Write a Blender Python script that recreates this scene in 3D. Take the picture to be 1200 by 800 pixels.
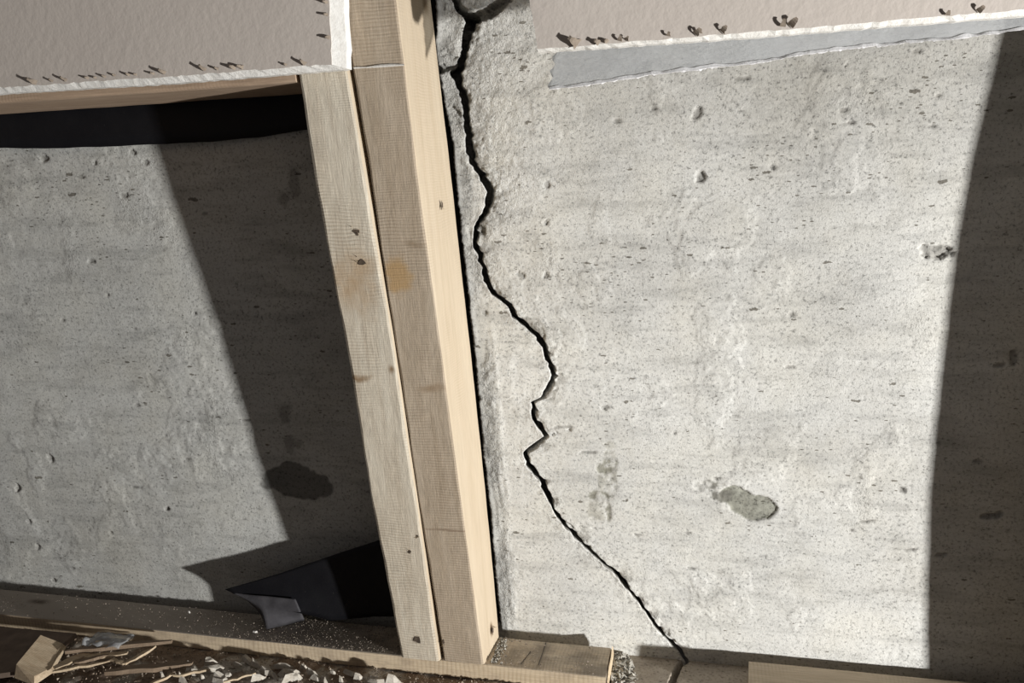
import bpy, bmesh, math, random
import numpy as np
from mathutils import Vector, Matrix, noise as mnoise

for o in list(bpy.data.objects):
    bpy.data.objects.remove(o, do_unlink=True)
scene = bpy.context.scene
C = scene.collection

# ------------------------------------------------------------------ camera
cam_d = bpy.data.cameras.new('camera')
cam = bpy.data.objects.new('camera', cam_d)
C.objects.link(cam)
rt = Vector((0.97466273, 0.21912321, -0.04491757))
up = Vector((-0.00858951, 0.23732954, 0.97139122))
fw = Vector((-0.22351463, 0.946393, -0.23319842))
m = Matrix((rt, up, -fw)).transposed().to_4x4()
m.translation = Vector((0.25068, -0.62075, 0.46533))
cam.matrix_world = m
cam_d.sensor_width = 36.0
cam_d.lens = 916.21 / 1200 * 36.0
cam_d.clip_start = 0.01
scene.camera = cam

# ------------------------------------------------------------------ light
world = bpy.data.worlds.new('basement_gloom')
scene.world = world
world.use_nodes = True
bg = world.node_tree.nodes['Background']
bg.inputs['Color'].default_value = (1.0, 0.92, 0.89, 1)
bg.inputs['Strength'].default_value = 0.08

LAMP = Vector((1.52, -0.775, 0.075))
ld = bpy.data.lights.new('work_light', 'AREA')
ld.shape = 'RECTANGLE'
ld.size = 0.05
ld.size_y = 0.05
ld.energy = 43.0
ld.color = (1.0, 0.985, 0.955)
lo = bpy.data.objects.new('work_light', ld)
C.objects.link(lo)
lo.location = LAMP
lo.rotation_euler = (Vector((0.1, 0, 0.28)) - LAMP).to_track_quat('-Z', 'Y').to_euler()

scene.view_settings.view_transform = 'Standard'
scene.view_settings.look = 'None'
scene.view_settings.gamma = 1.0
scene.view_settings.use_curve_mapping = False
scene.view_settings.exposure = 0.0

rng = random.Random(7)
T = 0.038          # height of the plate tops
ZF = 0.0229        # floor level
YB, YF = -0.0125, -0.0534   # back and front of the plates

# ------------------------------------------------------------------ helpers
def hashgrid(seed, n=256):
    return np.random.RandomState(seed).rand(n, n)

def vnoise(x, y, scale, seed):
    """smooth value noise in -1..1, one octave"""
    g = hashgrid(seed)
    u = np.asarray(x) / scale + 1000.0
    v = np.asarray(y) / scale + 1000.0
    iu = np.floor(u).astype(int); iv = np.floor(v).astype(int)
    fu = u - iu; fv = v - iv
    fu = fu * fu * (3 - 2 * fu); fv = fv * fv * (3 - 2 * fv)
    a = g[iu % 256, iv % 256]; b = g[(iu + 1) % 256, iv % 256]
    c = g[iu % 256, (iv + 1) % 256]; d = g[(iu + 1) % 256, (iv + 1) % 256]
    return ((a * (1 - fu) + b * fu) * (1 - fv) + (c * (1 - fu) + d * fu) * fv) * 2 - 1

def fbm(x, y, scale, seed, octv=4, sx=1.0, sy=1.0):
    r = 0; amp = 1.0; tot = 0
    for k in range(octv):
        r = r + amp * vnoise(np.asarray(x) * sx, np.asarray(y) * sy, scale / 2 ** k, seed + k)
        tot += amp; amp *= 0.5
    return r / tot

def sstep(a, b, x):
    t = np.clip((x - a) / (b - a), 0, 1)
    return t * t * (3 - 2 * t)

def seg_dist(px, pz, pts):
    best = np.full(np.shape(px), 1e9)
    for (x0, z0), (x1, z1) in zip(pts[:-1], pts[1:]):
        dx, dz = x1 - x0, z1 - z0
        t = np.clip(((px - x0) * dx + (pz - z0) * dz) / (dx * dx + dz * dz + 1e-12), 0, 1)
        best = np.minimum(best, np.hypot(px - x0 - t * dx, pz - z0 - t * dz))
    return best

def link(o, parent=None):
    C.objects.link(o)
    if parent is not None:
        o.parent = parent
        o.matrix_parent_inverse = Matrix()
        if any(abs(c) > 1e-9 for c in parent.location):
            o.location = o.location - parent.location
    return o

def mesh_obj(name, verts, faces, mat, parent=None, smooth=False):
    me = bpy.data.meshes.new(name)
    me.from_pydata([tuple(map(float, v)) for v in verts], [], [tuple(map(int, f)) for f in faces])
    if smooth:
        me.polygons.foreach_set('use_smooth', [True] * len(me.polygons))
    me.materials.append(mat)
    me.update()
    return link(bpy.data.objects.new(name, me), parent)

def bm_obj(name, bm, mat, parent=None, smooth=False):
    bmesh.ops.recalc_face_normals(bm, faces=bm.faces[:])
    me = bpy.data.meshes.new(name)
    bm.to_mesh(me); bm.free()
    if smooth:
        me.polygons.foreach_set('use_smooth', [True] * len(me.polygons))
    me.materials.append(mat)
    return link(bpy.data.objects.new(name, me), parent)

def grid_obj(name, P, mat, parent=None, smooth=True, stain_tone=None, thick=0.0, flip=False):
    """P: (rows, cols, 3) array of points -> quad sheet"""
    r, c, _ = P.shape
    idx = np.arange(r * c).reshape(r, c)
    q = np.stack([idx[:-1, :-1], idx[:-1, 1:], idx[1:, 1:], idx[1:, :-1]], -1).reshape(-1, 4)
    if flip:
        q = q[:, ::-1]
    me = bpy.data.meshes.new(name)
    me.vertices.add(r * c)
    me.vertices.foreach_set('co', P.reshape(-1).astype(np.float32))
    n = len(q)
    me.loops.add(n * 4)
    me.loops.foreach_set('vertex_index', q.reshape(-1).astype(np.int32))
    me.polygons.add(n)
    me.polygons.foreach_set('loop_start', (np.arange(n) * 4).astype(np.int32))
    me.polygons.foreach_set('loop_total', np.full(n, 4, np.int32))
    if smooth:
        me.polygons.foreach_set('use_smooth', np.ones(n, bool))
    me.update(calc_edges=True)
    if stain_tone is not None:
        a = me.attributes.new('stain_tone', 'FLOAT_COLOR', 'POINT')
        col = stain_tone.reshape(r * c, -1)
        if col.shape[1] == 3: col = np.concatenate([col, np.zeros((r * c, 1))], 1)
        a.data.foreach_set('color', col.reshape(-1).astype(np.float32))
    me.materials.append(mat)
    o = bpy.data.objects.new(name, me)
    if thick:
        s = o.modifiers.new('thickness', 'SOLIDIFY'); s.thickness = thick; s.offset = 0
    return link(o, parent)

def tag(o, label, cat, group=None, kind=None):
    o['label'] = label
    if cat: o['category'] = cat
    if group: o['group'] = group
    if kind: o['kind'] = kind
    return o

# ------------------------------------------------------------------ materials
class NT:
    def __init__(self, name):
        self.mat = bpy.data.materials.new(name)
        self.mat.use_nodes = True
        self.t = self.mat.node_tree
        self.n = self.t.nodes
        self.b = self.n['Principled BSDF']
        self.geo = self.n.new('ShaderNodeTexCoord')
    def link(self, a, b): self.t.links.new(a, b)
    def coord(self, scale=(1, 1, 1), rot=(0, 0, 0), loc=(0, 0, 0)):
        mp = self.n.new('ShaderNodeMapping')
        mp.inputs['Scale'].default_value = scale
        mp.inputs['Rotation'].default_value = rot
        mp.inputs['Location'].default_value = loc
        self.link(self.geo.outputs['Object'], mp.inputs['Vector'])
        return mp.outputs['Vector']
    def noise(self, vec, scale, detail=4, rough=.55, dist=0):
        x = self.n.new('ShaderNodeTexNoise')
        x.inputs['Scale'].default_value = scale
        x.inputs['Detail'].default_value = detail
        x.inputs['Roughness'].default_value = rough
        x.inputs['Distortion'].default_value = dist
        self.link(vec, x.inputs['Vector'])
        return x.outputs['Fac']
    def wave(self, vec, scale, dist, dscale=1.0, detail=2, direction='Z'):
        x = self.n.new('ShaderNodeTexWave')
        x.bands_direction = direction
        x.inputs['Scale'].default_value = scale
        x.inputs['Distortion'].default_value = dist
        x.inputs['Detail'].default_value = detail
        x.inputs['Detail Scale'].default_value = dscale
        self.link(vec, x.inputs['Vector'])
        return x.outputs['Fac']
    def ramp(self, fac, stops):
        x = self.n.new('ShaderNodeValToRGB')
        cr = x.color_ramp
        while len(cr.elements) < len(stops): cr.elements.new(0.5)
        for e, (p, c) in zip(cr.elements, stops):
            e.position = p
            e.color = (c, c, c, 1) if not hasattr(c, '__len__') else (*c, 1)
        self.link(fac, x.inputs['Fac'])
        return x.outputs['Color']
    def math(self, op, a, b=None, clamp=False):
        x = self.n.new('ShaderNodeMath'); x.operation = op; x.use_clamp = clamp
        for i, v in enumerate((a, b)):
            if v is None: continue
            if isinstance(v, (int, float)): x.inputs[i].default_value = v
            else: self.link(v, x.inputs[i])
        return x.outputs[0]
    def mix(self, fac, a, b, blend='MIX'):
        x = self.n.new('ShaderNodeMix'); x.data_type = 'RGBA'; x.blend_type = blend
        for s, v in ((x.inputs['Factor'], fac), (x.inputs['A'], a), (x.inputs['B'], b)):
            if isinstance(v, (int, float)): s.default_value = v
            elif hasattr(v, '__len__'): s.default_value = (*v, 1)
            else: self.link(v, s)
        return x.outputs['Result']
    def spot(self, pos, rad, soft=1.0, wob=0.0):
        """mask 1 inside an ellipsoid (a mark with a shape of its own)"""
        vec = self.geo.outputs['Object']
        if wob:
            nz = self.n.new('ShaderNodeTexNoise'); nz.inputs['Scale'].default_value = 90
            self.link(vec, nz.inputs['Vector'])
            v1 = self.n.new('ShaderNodeVectorMath'); v1.operation = 'SUBTRACT'
            self.link(nz.outputs['Color'], v1.inputs[0]); v1.inputs[1].default_value = (.5, .5, .5)
            v2 = self.n.new('ShaderNodeVectorMath'); v2.operation = 'SCALE'; v2.inputs['Scale'].default_value = wob
            self.link(v1.outputs[0], v2.inputs[0])
            v3 = self.n.new('ShaderNodeVectorMath'); v3.operation = 'ADD'
            self.link(vec, v3.inputs[0]); self.link(v2.outputs[0], v3.inputs[1]); vec = v3.outputs[0]
        s = self.n.new('ShaderNodeVectorMath'); s.operation = 'SUBTRACT'
        self.link(vec, s.inputs[0]); s.inputs[1].default_value = pos
        d = self.n.new('ShaderNodeVectorMath'); d.operation = 'DIVIDE'
        self.link(s.outputs[0], d.inputs[0]); d.inputs[1].default_value = rad
        l = self.n.new('ShaderNodeVectorMath'); l.operation = 'LENGTH'
        self.link(d.outputs[0], l.inputs[0])
        mr = self.n.new('ShaderNodeMapRange'); mr.interpolation_type = 'SMOOTHSTEP'
        mr.inputs['From Min'].default_value = 1.0; mr.inputs['From Max'].default_value = max(0.0, 1.0 - soft)
        self.link(l.outputs['Value'], mr.inputs['Value'])
        return mr.outputs['Result']
    def bump(self, h, strength, dist, prev=None):
        x = self.n.new('ShaderNodeBump')
        x.inputs['Strength'].default_value = strength
        x.inputs['Distance'].default_value = dist
        self.link(h, x.inputs['Height'])
        if prev is not None: self.link(prev, x.inputs['Normal'])
        return x.outputs['Normal']
    def done(self, col, rough=.9, normal=None, spec=.25):
        if hasattr(col, '__len__'): self.b.inputs['Base Color'].default_value = (*col, 1)
        else: self.link(col, self.b.inputs['Base Color'])
        if isinstance(rough, (int, float)): self.b.inputs['Roughness'].default_value = rough
        else: self.link(rough, self.b.inputs['Roughness'])
        self.b.inputs['Specular IOR Level'].default_value = spec
        if normal is not None: self.link(normal, self.b.inputs['Normal'])
        return self.mat

def concrete_mat():
    k = NT('cast_concrete')
    at = k.n.new('ShaderNodeAttribute'); at.attribute_name = 'stain_tone'
    st = at.outputs['Color']
    v = k.coord()
    vh = k.coord(scale=(0.42, 1, 1.2))
    cloud = k.ramp(k.noise(v, 9, 4, .62), [(.3, .88), (.7, 1.05)])
    streak = k.ramp(k.noise(k.coord(scale=(.20, 1, 1)), 70, 4, .7), [(.30, .76), (.52, 1.03)])
    speck = k.ramp(k.noise(v, 420, 4, .8), [(.35, .36), (.46, .97), (.75, 1.12)])
    col = k.mix(1.0, st, cloud, 'MULTIPLY')
    col = k.mix(1.0, col, streak, 'MULTIPLY')
    col = k.mix(.9, col, speck, 'MULTIPLY')
    warm = k.ramp(k.noise(v, 17, 4, .6), [(.42, (1, 1, 1)), (.72, (1.0, .985, .95))])
    col = k.mix(1.0, col, warm, 'MULTIPLY')
    clus = k.ramp(k.noise(k.coord(scale=(.45, 1, 1)), 15, 2, .65), [(.38, 0.15), (.60, 1.0)])
    # air holes of several sizes, drawn out along the form boards
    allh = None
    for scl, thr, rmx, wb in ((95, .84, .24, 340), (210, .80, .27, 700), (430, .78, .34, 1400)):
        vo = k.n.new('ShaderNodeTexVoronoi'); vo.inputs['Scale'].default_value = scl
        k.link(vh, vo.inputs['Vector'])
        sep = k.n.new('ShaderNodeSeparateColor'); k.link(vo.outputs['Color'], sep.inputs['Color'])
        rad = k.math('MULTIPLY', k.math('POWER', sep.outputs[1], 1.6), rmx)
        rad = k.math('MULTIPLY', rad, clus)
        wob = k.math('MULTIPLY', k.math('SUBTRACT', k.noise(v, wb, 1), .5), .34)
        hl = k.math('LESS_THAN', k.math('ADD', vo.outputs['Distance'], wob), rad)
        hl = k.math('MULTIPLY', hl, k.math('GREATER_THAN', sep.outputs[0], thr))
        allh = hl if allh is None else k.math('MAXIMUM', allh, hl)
    col = k.mix(k.math('MULTIPLY', allh, .9), col, k.mix(1.0, col, (.30, .28, .25), 'MULTIPLY'))  # darker colour stands in for the shade inside the small holes
    fine = k.noise(v, 850, 3, .75)
    mid = k.noise(vh, 230, 3, .65)
    n = k.bump(mid, .30, .0010)
    n = k.bump(fine, .55, .0007, n)
    n = k.bump(k.math('SUBTRACT', 1.0, allh), .8, .0014, n)
    gr = k.math('MULTIPLY', k.noise(v, 380, 3, .85), at.outputs['Alpha'])
    n = k.bump(gr, 1.0, .0030, n)
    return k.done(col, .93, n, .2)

def wood_mat(name, light, dark, axis='Z', spots=(), saw=.5, sawperiod=.0021, grain=1.0, dirt=None, fuzz=.4, curl=5.0):
    """spots: (pos, radii, colour, soft, wobble)"""
    k = NT(name)
    i = 'XYZ'.index(axis)
    st = lambda f: [1 if j != i else f for j in range(3)]
    ring = k.noise(k.coord(scale=st(.02)), 150, 3, .6, .5)
    broad = k.noise(k.coord(scale=st(.12)), 40, 3, .5)
    f = k.ramp(ring, [(.30, 0.0), (.70, 1.0)])
    col = k.mix(f, dark, light)
    col = k.mix(k.math('MULTIPLY', k.ramp(broad, [(.35, .0), (.7, 1.0)]), .40), col, k.mix(1.0, col, (.84, .79, .74), 'MULTIPLY'))
    # growth-ring lines that curl across the sawn face
    lines = k.wave(k.coord(), 1 / sawperiod / 6.2832 * 2, curl * 2.6, .16, 2, axis)
    saww = k.wave(k.coord(), 1 / .0017 / 6.2832 * 2, 2.0, .5, 2, axis)
    on = k.ramp(k.noise(k.coord(scale=st(.4)), 26, 3), [(.40, .05), (.62, 1.0)])
    lf = k.math('MULTIPLY', k.ramp(lines, [(.15, 1.0), (.55, 0.0)]), on)
    col = k.mix(k.math('MULTIPLY', lf, .42 * grain), col, k.mix(1.0, col, (.66, .60, .54), 'MULTIPLY'))
    fib = k.ramp(k.noise(k.coord(scale=st(.045)), 900, 3, .65), [(.3, .80), (.7, 1.08)])
    col = k.mix(grain, col, k.mix(1.0, col, fib, 'MULTIPLY'))
    if dirt:
        dm = k.ramp(k.noise(k.coord(), dirt[0], 5, .65), [(dirt[1], 0.0), (dirt[1] + .18, 1.0)])
        col = k.mix(k.math('MULTIPLY', dm, dirt[3]), col, dirt[2])
    for pos, rad, c, soft, wob in spots:
        col = k.mix(k.spot(pos, rad, soft, wob), col, c)
    ripple = k.math('MULTIPLY', saww, k.ramp(k.noise(k.coord(scale=st(.5)), 70, 4, .7), [(.42, .0), (.64, 1.0)]))
    n = k.bump(k.math('MULTIPLY', lines, on), saw * .55, .0006)
    n = k.bump(ripple, saw * .55, .0006, n)
    n = k.bump(k.noise(k.coord(scale=st(.06)), 800, 3, .7), fuzz, .0006, n)
    return k.done(col, .78, n, .3)

def simple_mat(name, a, b, scale=120, rough=.85, bump=.3, dist=.0008, spec=.25, lo=.35, hi=.65):
    k = NT(name)
    f = k.ramp(k.noise(k.coord(), scale, 5, .6), [(lo, 0.0), (hi, 1.0)])
    n = k.bump(k.noise(k.coord(), scale * 3, 4, .65), bump, dist)
    return k.done(k.mix(f, a, b), rough, n, spec)

M_conc = concrete_mat()

# ------------------------------------------------------------------ concrete wall with the crack
CR = [(0.0683, 0.0000, 0.5967), (0.0704, 0.0000, 0.5869), (0.0739, 0.0000, 0.5780), (0.0803, 0.0000, 0.5708), (0.0820, 0.0000, 0.5651), (0.0803, 0.0000, 0.5591), (0.0785, 0.0000, 0.5517), (0.0774, 0.0000, 0.5462), (0.0750, 0.0000, 0.5401), (0.0711, 0.0000, 0.5334), (0.0680, 0.0000, 0.5285), (0.0717, 0.0000, 0.5206), (0.0752, 0.0000, 0.5089), (0.0758, 0.0000, 0.4972), (0.0763, 0.0000, 0.4867), (0.0779, 0.0000, 0.4734), (0.0786, 0.0000, 0.4601), (0.0808, 0.0000, 0.4560), (0.0883, 0.0000, 0.4443), (0.0919, 0.0000, 0.4361), (0.0903, 0.0000, 0.4273), (0.0862, 0.0000, 0.4185), (0.0797, 0.0000, 0.4111), (0.0773, 0.0000, 0.4015), (0.0759, 0.0000, 0.3952), (0.0801, 0.0000, 0.3860), (0.0830, 0.0000, 0.3739), (0.0861, 0.0000, 0.3625), (0.0925, 0.0000, 0.3524), (0.1034, 0.0000, 0.3444), (0.1094, 0.0000, 0.3336), (0.1185, 0.0000, 0.3256), (0.1255, 0.0000, 0.3191), (0.1320, 0.0000, 0.3082), (0.1365, 0.0000, 0.2951), (0.1398, 0.0000, 0.2840), (0.1347, 0.0000, 0.2727), (0.1274, 0.0000, 0.2630), (0.1202, 0.0000, 0.2591), (0.1207, 0.0000, 0.2526), (0.1197, 0.0000, 0.2460), (0.1253, 0.0000, 0.2367), (0.1306, 0.0000, 0.2294), (0.1225, 0.0000, 0.2218), (0.1128, 0.0000, 0.2136), (0.1131, 0.0000, 0.2028), (0.1207, 0.0000, 0.1933), (0.1261, 0.0000, 0.1872), (0.1270, 0.0000, 0.1793), (0.1312, 0.0000, 0.1707), (0.1361, 0.0000, 0.1600), (0.1389, 0.0000, 0.1533), (0.1470, 0.0000, 0.1441), (0.1569, 0.0000, 0.1333), (0.1690, 0.0000, 0.1210), (0.1778, 0.0000, 0.1126), (0.1874, 0.0000, 0.1043), (0.1973, 0.0000, 0.0922), (0.2065, 0.0000, 0.0793), (0.2153, 0.0000, 0.0675), (0.2227, 0.0000, 0.0555), (0.2308, 0.0000, 0.0456), (0.2409, 0.0000, 0.0353), (0.2479, 0.0000, 0.0240), (0.2501, 0.0000, 0.0183)]
CW = [8,8,10,13,11,13,10,8,8,11,14,10,9,7,8,9,8,8,8,9,9,8,6.5,6.5,5.5,6,6,6.5,5.5,6.5,6.5,5.5,5,6.5,7,7.5,7,5.5,6,6,5.5,5.5,5.5,7,6.5,6.5,5.5,7,7,5.5,5.5,6,5.2,4.6,4.6,3.8,5,5,5,5,5,4.5,4.2,3.6,3.6]
cr = np.array([(p[0], p[2]) for p in CR])
cw = np.array(CW) / 1360.0
order = np.argsort(-cr[:, 1])
cz_ = cr[order, 1][::-1]; cx_ = cr[order, 0][::-1]; cw_ = cw[order][::-1]
X0, X1, Z0, Z1 = -0.58, 0.66, ZF - 0.012, 0.66
rows = 560
zz = np.linspace(Z0, Z1, rows)
cen = np.interp(zz, cz_, cx_)
slope = np.gradient(cen, zz)
wid = np.interp(zz, cz_, cw_) * np.clip(np.sqrt(1 + slope ** 2), 1, 1.6)
jag = lambda s, a, sc: a * vnoise(zz, zz * 0 + s, sc, int(s * 10) + 3)
drift = jag(8.3, .0011, .011) + jag(9.1, .0006, .005)
xl = cen + drift - wid / 2 + jag(1.3, .0006, .006) + jag(2.1, .0008, .0028)
xr = cen + drift + wid / 2 + jag(4.7, .0010, .007) + jag(5.9, .0012, .0028)
xr = np.maximum(xr, xl + .0014)
nL, nR = 420, 400
uL = np.linspace(0, 1, nL) ** 0.9
uR = np.linspace(0, 1, nR) ** 1.08
XL = X0 + (xl[:, None] - X0) * uL[None]
XR = xr[:, None] + (X1 - xr[:, None]) * uR[None]
# crack faces: undercut to the left as they run into the wall
dl = np.array([.0015, .005, .012, .022])
XLi = xl[:, None] - dl[None] * .55
YLi = np.repeat(dl[None] * 1.5, rows, 0)
XRi = xr[:, None] - dl[None, ::-1] * .50
YRi = np.repeat(dl[None, ::-1] * 1.5, rows, 0)
X = np.concatenate([XL, XLi, XRi, XR], 1)
Z = np.repeat(zz[:, None], X.shape[1], 1)
Y = np.concatenate([np.zeros_like(XL), YLi, YRi, np.zeros_like(XR)], 1)
surf = np.concatenate([np.ones(nL), np.zeros(8), np.ones(nR)])[None] > .5

h = np.zeros_like(X)                    # + = out into the room
col = np.ones(X.shape + (3,)) * np.array([.615, .612, .58])
h += .0012 * fbm(X, Z, .16, 11, 3) + .00022 * fbm(X, Z, .012, 21, 3) + .00012 * fbm(X, Z, .0035, 31, 2)
rough_zone = np.clip(fbm(X, Z, .07, 41, 4) * 1.6 + .1, 0, 1)
h += .00030 * rough_zone * fbm(X, Z, .006, 51, 3)
# scaly skin: thin plates with lifted edges
sc = fbm(X, Z, .045, 61, 5)
lvl = sstep(.10, .11, sc) + sstep(.26, .27, sc)
mask_sc = sstep(.0, .25, fbm(X, Z, .16, 71, 2) + .10)
h += .00042 * lvl * mask_sc
# ragged, broken concrete next to the crack
dc = np.abs(X - np.interp(Z, cz_, cx_)) / np.sqrt(1 + np.interp(Z, zz, slope) ** 2)
right = X > np.interp(Z, cz_, cx_)
top = sstep(.26, .52, Z)
band = np.exp(-dc / (.010 + .020 * top * right))
h += band * (.0003 * fbm(X, Z, .011, 81, 4) + .0003 * fbm(X, Z, .0045, 85, 2) + .0005 * fbm(X, Z, .0028, 87, 1)) * (1 + 1.0 * top)
chip = sstep(.02, .16, fbm(X, Z, .0085, 91, 4)) * np.exp(-dc / (.0045 + .003 * top))
h -= .0022 * chip * right
h -= .0012 * chip * (~right)
col *= (1 - .6 * (chip * right)[..., None] * np.array([.9, .95, 1.0]))  # dark colour adds dirt and recess shade to the right-hand chips
edge_lip = np.exp(-dc / .004) * (~right)
col *= (1 + .12 * edge_lip)[..., None]  # left lip lightened in colour to read as a lit edge
gran = top * right * np.exp(-dc / .028)
col *= (1 - .07 * gran)[..., None] * np.array([1, 1, 1.01])
# plaster skin that stops short of the stud: its ragged edge leaves a deep dark slot
SE = [(0.0559, 0.0000, 0.5954), (0.0564, 0.0000, 0.5832), (0.0558, 0.0000, 0.5647), (0.0542, 0.0000, 0.5523), (0.0545, 0.0000, 0.5364), (0.0559, 0.0000, 0.5267), (0.0581, 0.0000, 0.5073), (0.0609, 0.0000, 0.4901), (0.0631, 0.0000, 0.4741), (0.0632, 0.0000, 0.4540), (0.0645, 0.0000, 0.4302), (0.0659, 0.0000, 0.4059), (0.0674, 0.0000, 0.3705), (0.0692, 0.0000, 0.3379), (0.0706, 0.0000, 0.3121), (0.0726, 0.0000, 0.2667), (0.0727, 0.0000, 0.2356), (0.0748, 0.0000, 0.1959), (0.0769, 0.0000, 0.1551), (0.0778, 0.0000, 0.1132), (0.0793, 0.0000, 0.0789), (0.0808, 0.0000, 0.0456), (0.0815, 0.0000, 0.0332)]
se = np.array(SE)[::-1]
seam = np.interp(Z, se[:, 2], se[:, 0]) - .0006 + .0011 * fbm(X * 0 + .3, Z, .014, 103, 4)
dxs = X - seam
wobs = .0016 * fbm(X * 0, Z, .05, 101, 3)
slot = sstep(.0, -.0012, dxs) * (X > .015) * sstep(ZF + .012, ZF + .016, Z)
h += .0009 * np.exp(-((dxs - .0022) / .0022) ** 2) * (.4 + fbm(X * 0, Z, .03, 107, 3))
for off, a, w in ((.0075, .0008, .0011), (.0125, .0007, .0010), (.018, .0005, .0014)):
    on = sstep(.0, .30, fbm(X * .3, Z, .06, int(off * 1e4), 4))
    h += a * on * np.exp(-((dxs - off + wobs * 1.5) / w) ** 2)
smear = np.exp(-((dxs - .011) / .007) ** 2) * sstep(.05, .35, fbm(X, Z, .03, 111, 4, sx=1.0, sy=.35) + .12)
h -= .0013 * smear * fbm(X, Z, .004, 113, 2)
col *= (1 - .25 * smear)[..., None]
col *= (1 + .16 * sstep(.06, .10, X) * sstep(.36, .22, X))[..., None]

def blob(px, pz, rx, rz, wob, seed, ang=0.0):
    ca, sa = math.cos(ang), math.sin(ang)
    dx, dz = X - px, Z - pz
    u = (dx * ca + dz * sa) / rx; v = (-dx * sa + dz * ca) / rz
    rr = np.hypot(u, v) + wob * fbm(X, Z, max(rx, rz) * .8, seed, 4)
    return rr
def stain_tone(mask, c):
    global col
    mk = np.clip(mask, 0, 1)[..., None]
    col = col * (1 - mk) + np.array(c) * mk

# cracked-off lens of mortar and its hollow
for (px, _, pz), rx, rz, wob, seed, ang in zip([(0.2970, 0.0000, 0.1750), (0.2765, 0.0000, 0.1852), (0.2627, 0.0000, 0.1913)], (.0270, .015, .012), (.0135, .0065, .0045), (.75, .9, .9), (201, 203, 205), (-.12, -.25, .1)):
    rr = blob(px, pz, rx, rz, wob, seed, ang)
    mk = sstep(1.04, .96, rr)
    if seed == 201:
        h += -.0016 * mk + mk * .0004 * fbm(X, Z, .003, 207, 2)
        stain_tone(mk * .95, (.30, .30, .255))
    else:
        h -= .0006 * mk * np.clip(fbm(X, Z, .006, seed, 2) + .6, 0, 1)
        stain_tone(mk * sstep(-.15, .25, fbm(X, Z, .007, seed + 1, 3)) * .9, (.22, .215, .19))
# dark patch in the left bay, with a fainter smear above it
(px, _, pz), = [(-0.1138, 0.0000, 0.1790)]
rr = blob(px, pz, .034, .0165, .7, 211, -.1)
stain_tone(sstep(1.05, .93, rr) * .82, (.14, .135, .125))
for (px, _, pz), rx, rz in zip([(-0.1151, 0.0000, 0.2399), (-0.1115, 0.0000, 0.2124), (-0.1127, 0.0000, 0.5018), (-0.0795, 0.0000, 0.4490), (-0.0904, 0.0000, 0.4386)], (.008, .009, .016, .006, .005), (.012, .009, .004, .014, .008)):
    rr = blob(px, pz, rx, rz, .8, 221)
    stain_tone(sstep(1.1, .6, rr) * .55, (.25, .24, .225))
# scraped gouge low on the wall
for (px, _, pz), rx, rz, dep, sd in zip([(0.1752, 0.0000, 0.1692), (0.1814, 0.0000, 0.1933), (0.1845, 0.0000, 0.2051)], (.011, .010, .006), (.020, .022, .020), (.0012, .001, .0008), (231, 233, 235)):
    rr = blob(px, pz, rx, rz, .55, sd)
    mk = sstep(1.05, .85, rr)
    ch = fbm(X, Z, .008, sd + 5, 4)
    h -= .7 * dep * mk * (.5 + 1.6 * ch)
    stain_tone(mk * sstep(.02, .25, ch) * .8, (.27, .262, .21))
    stain_tone(mk * sstep(.0, -.3, ch) * .45, (.40, .385, .32))
# larger hollows and bug holes that can be told apart, dirt and recess shade painted in
HOL = [(818,133,5,11,-.3),(820,208,7,7,0),(1097,293,17,10,0),(1057,574,8,5,0),(664,46,3,4,0),(768,128,5,3,0),(724,142,5,3,0),(641,218,3,5,0),(640,260,3,4,.4),(612,322,6,6,0),(640,321,4,5,0),(569,366,5,5,0),(565,270,6,8,0),(990,145,8,2,0),(998,143,4,2,0),(868,130,6,2.5,0),(992,76,5,2.5,.3),(870,92,7,2.5,0),(990,129,6,3,0),(1092,148,7,2.5,0),(1100,112,4,2,0),(905,195,5,4,0),(1075,60,5,2,0),(1008,560,4,3,0),(1012,611,7,2.5,.2),(998,621,4,2,0),(1020,610,5,2,0),(860,487,9,2.5,.1),(710,477,8,2.5,.1),(790,508,4,3,0),(928,369,4,3,0),(928,430,6,2,0),(840,560,6,2.5,0),(749,627,8,2,0),(804,624,6,2,0),(811,666,9,1.6,0),(660,500,14,2.5,.1),(690,530,12,2,0),(1065,645,8,2,.2),(1188,420,5,8,0),(1166,605,12,8,0),(1170,428,9,3,0),(1145,540,10,3,0),(1100,519,7,3,0),(1103,650,9,3,.3),
       (107,306,6,4,0),(127,345,4,3,0),(146,229,6,3,0),(52,186,9,5,0),(113,190,4,3,.4),(95,207,9,2,0),(240,250,5,2,0),(229,367,4,3,0),(158,385,4,3,0),(75,375,5,3,0),(160,475,6,2.5,0),(45,640,5,7,0),(63,680,5,5,0),(35,612,4,6,.2),(130,624,4,3,0),(195,597,6,3,.5),(220,538,6,2.5,0),(160,571,9,2,0),(85,665,4,2,0),(60,537,6,6,0),(20,572,6,9,0),(195,597,5,2,0),(170,190,5,3,-.5),(155,178,5,4,0),(290,492,6,2,0)]
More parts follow.
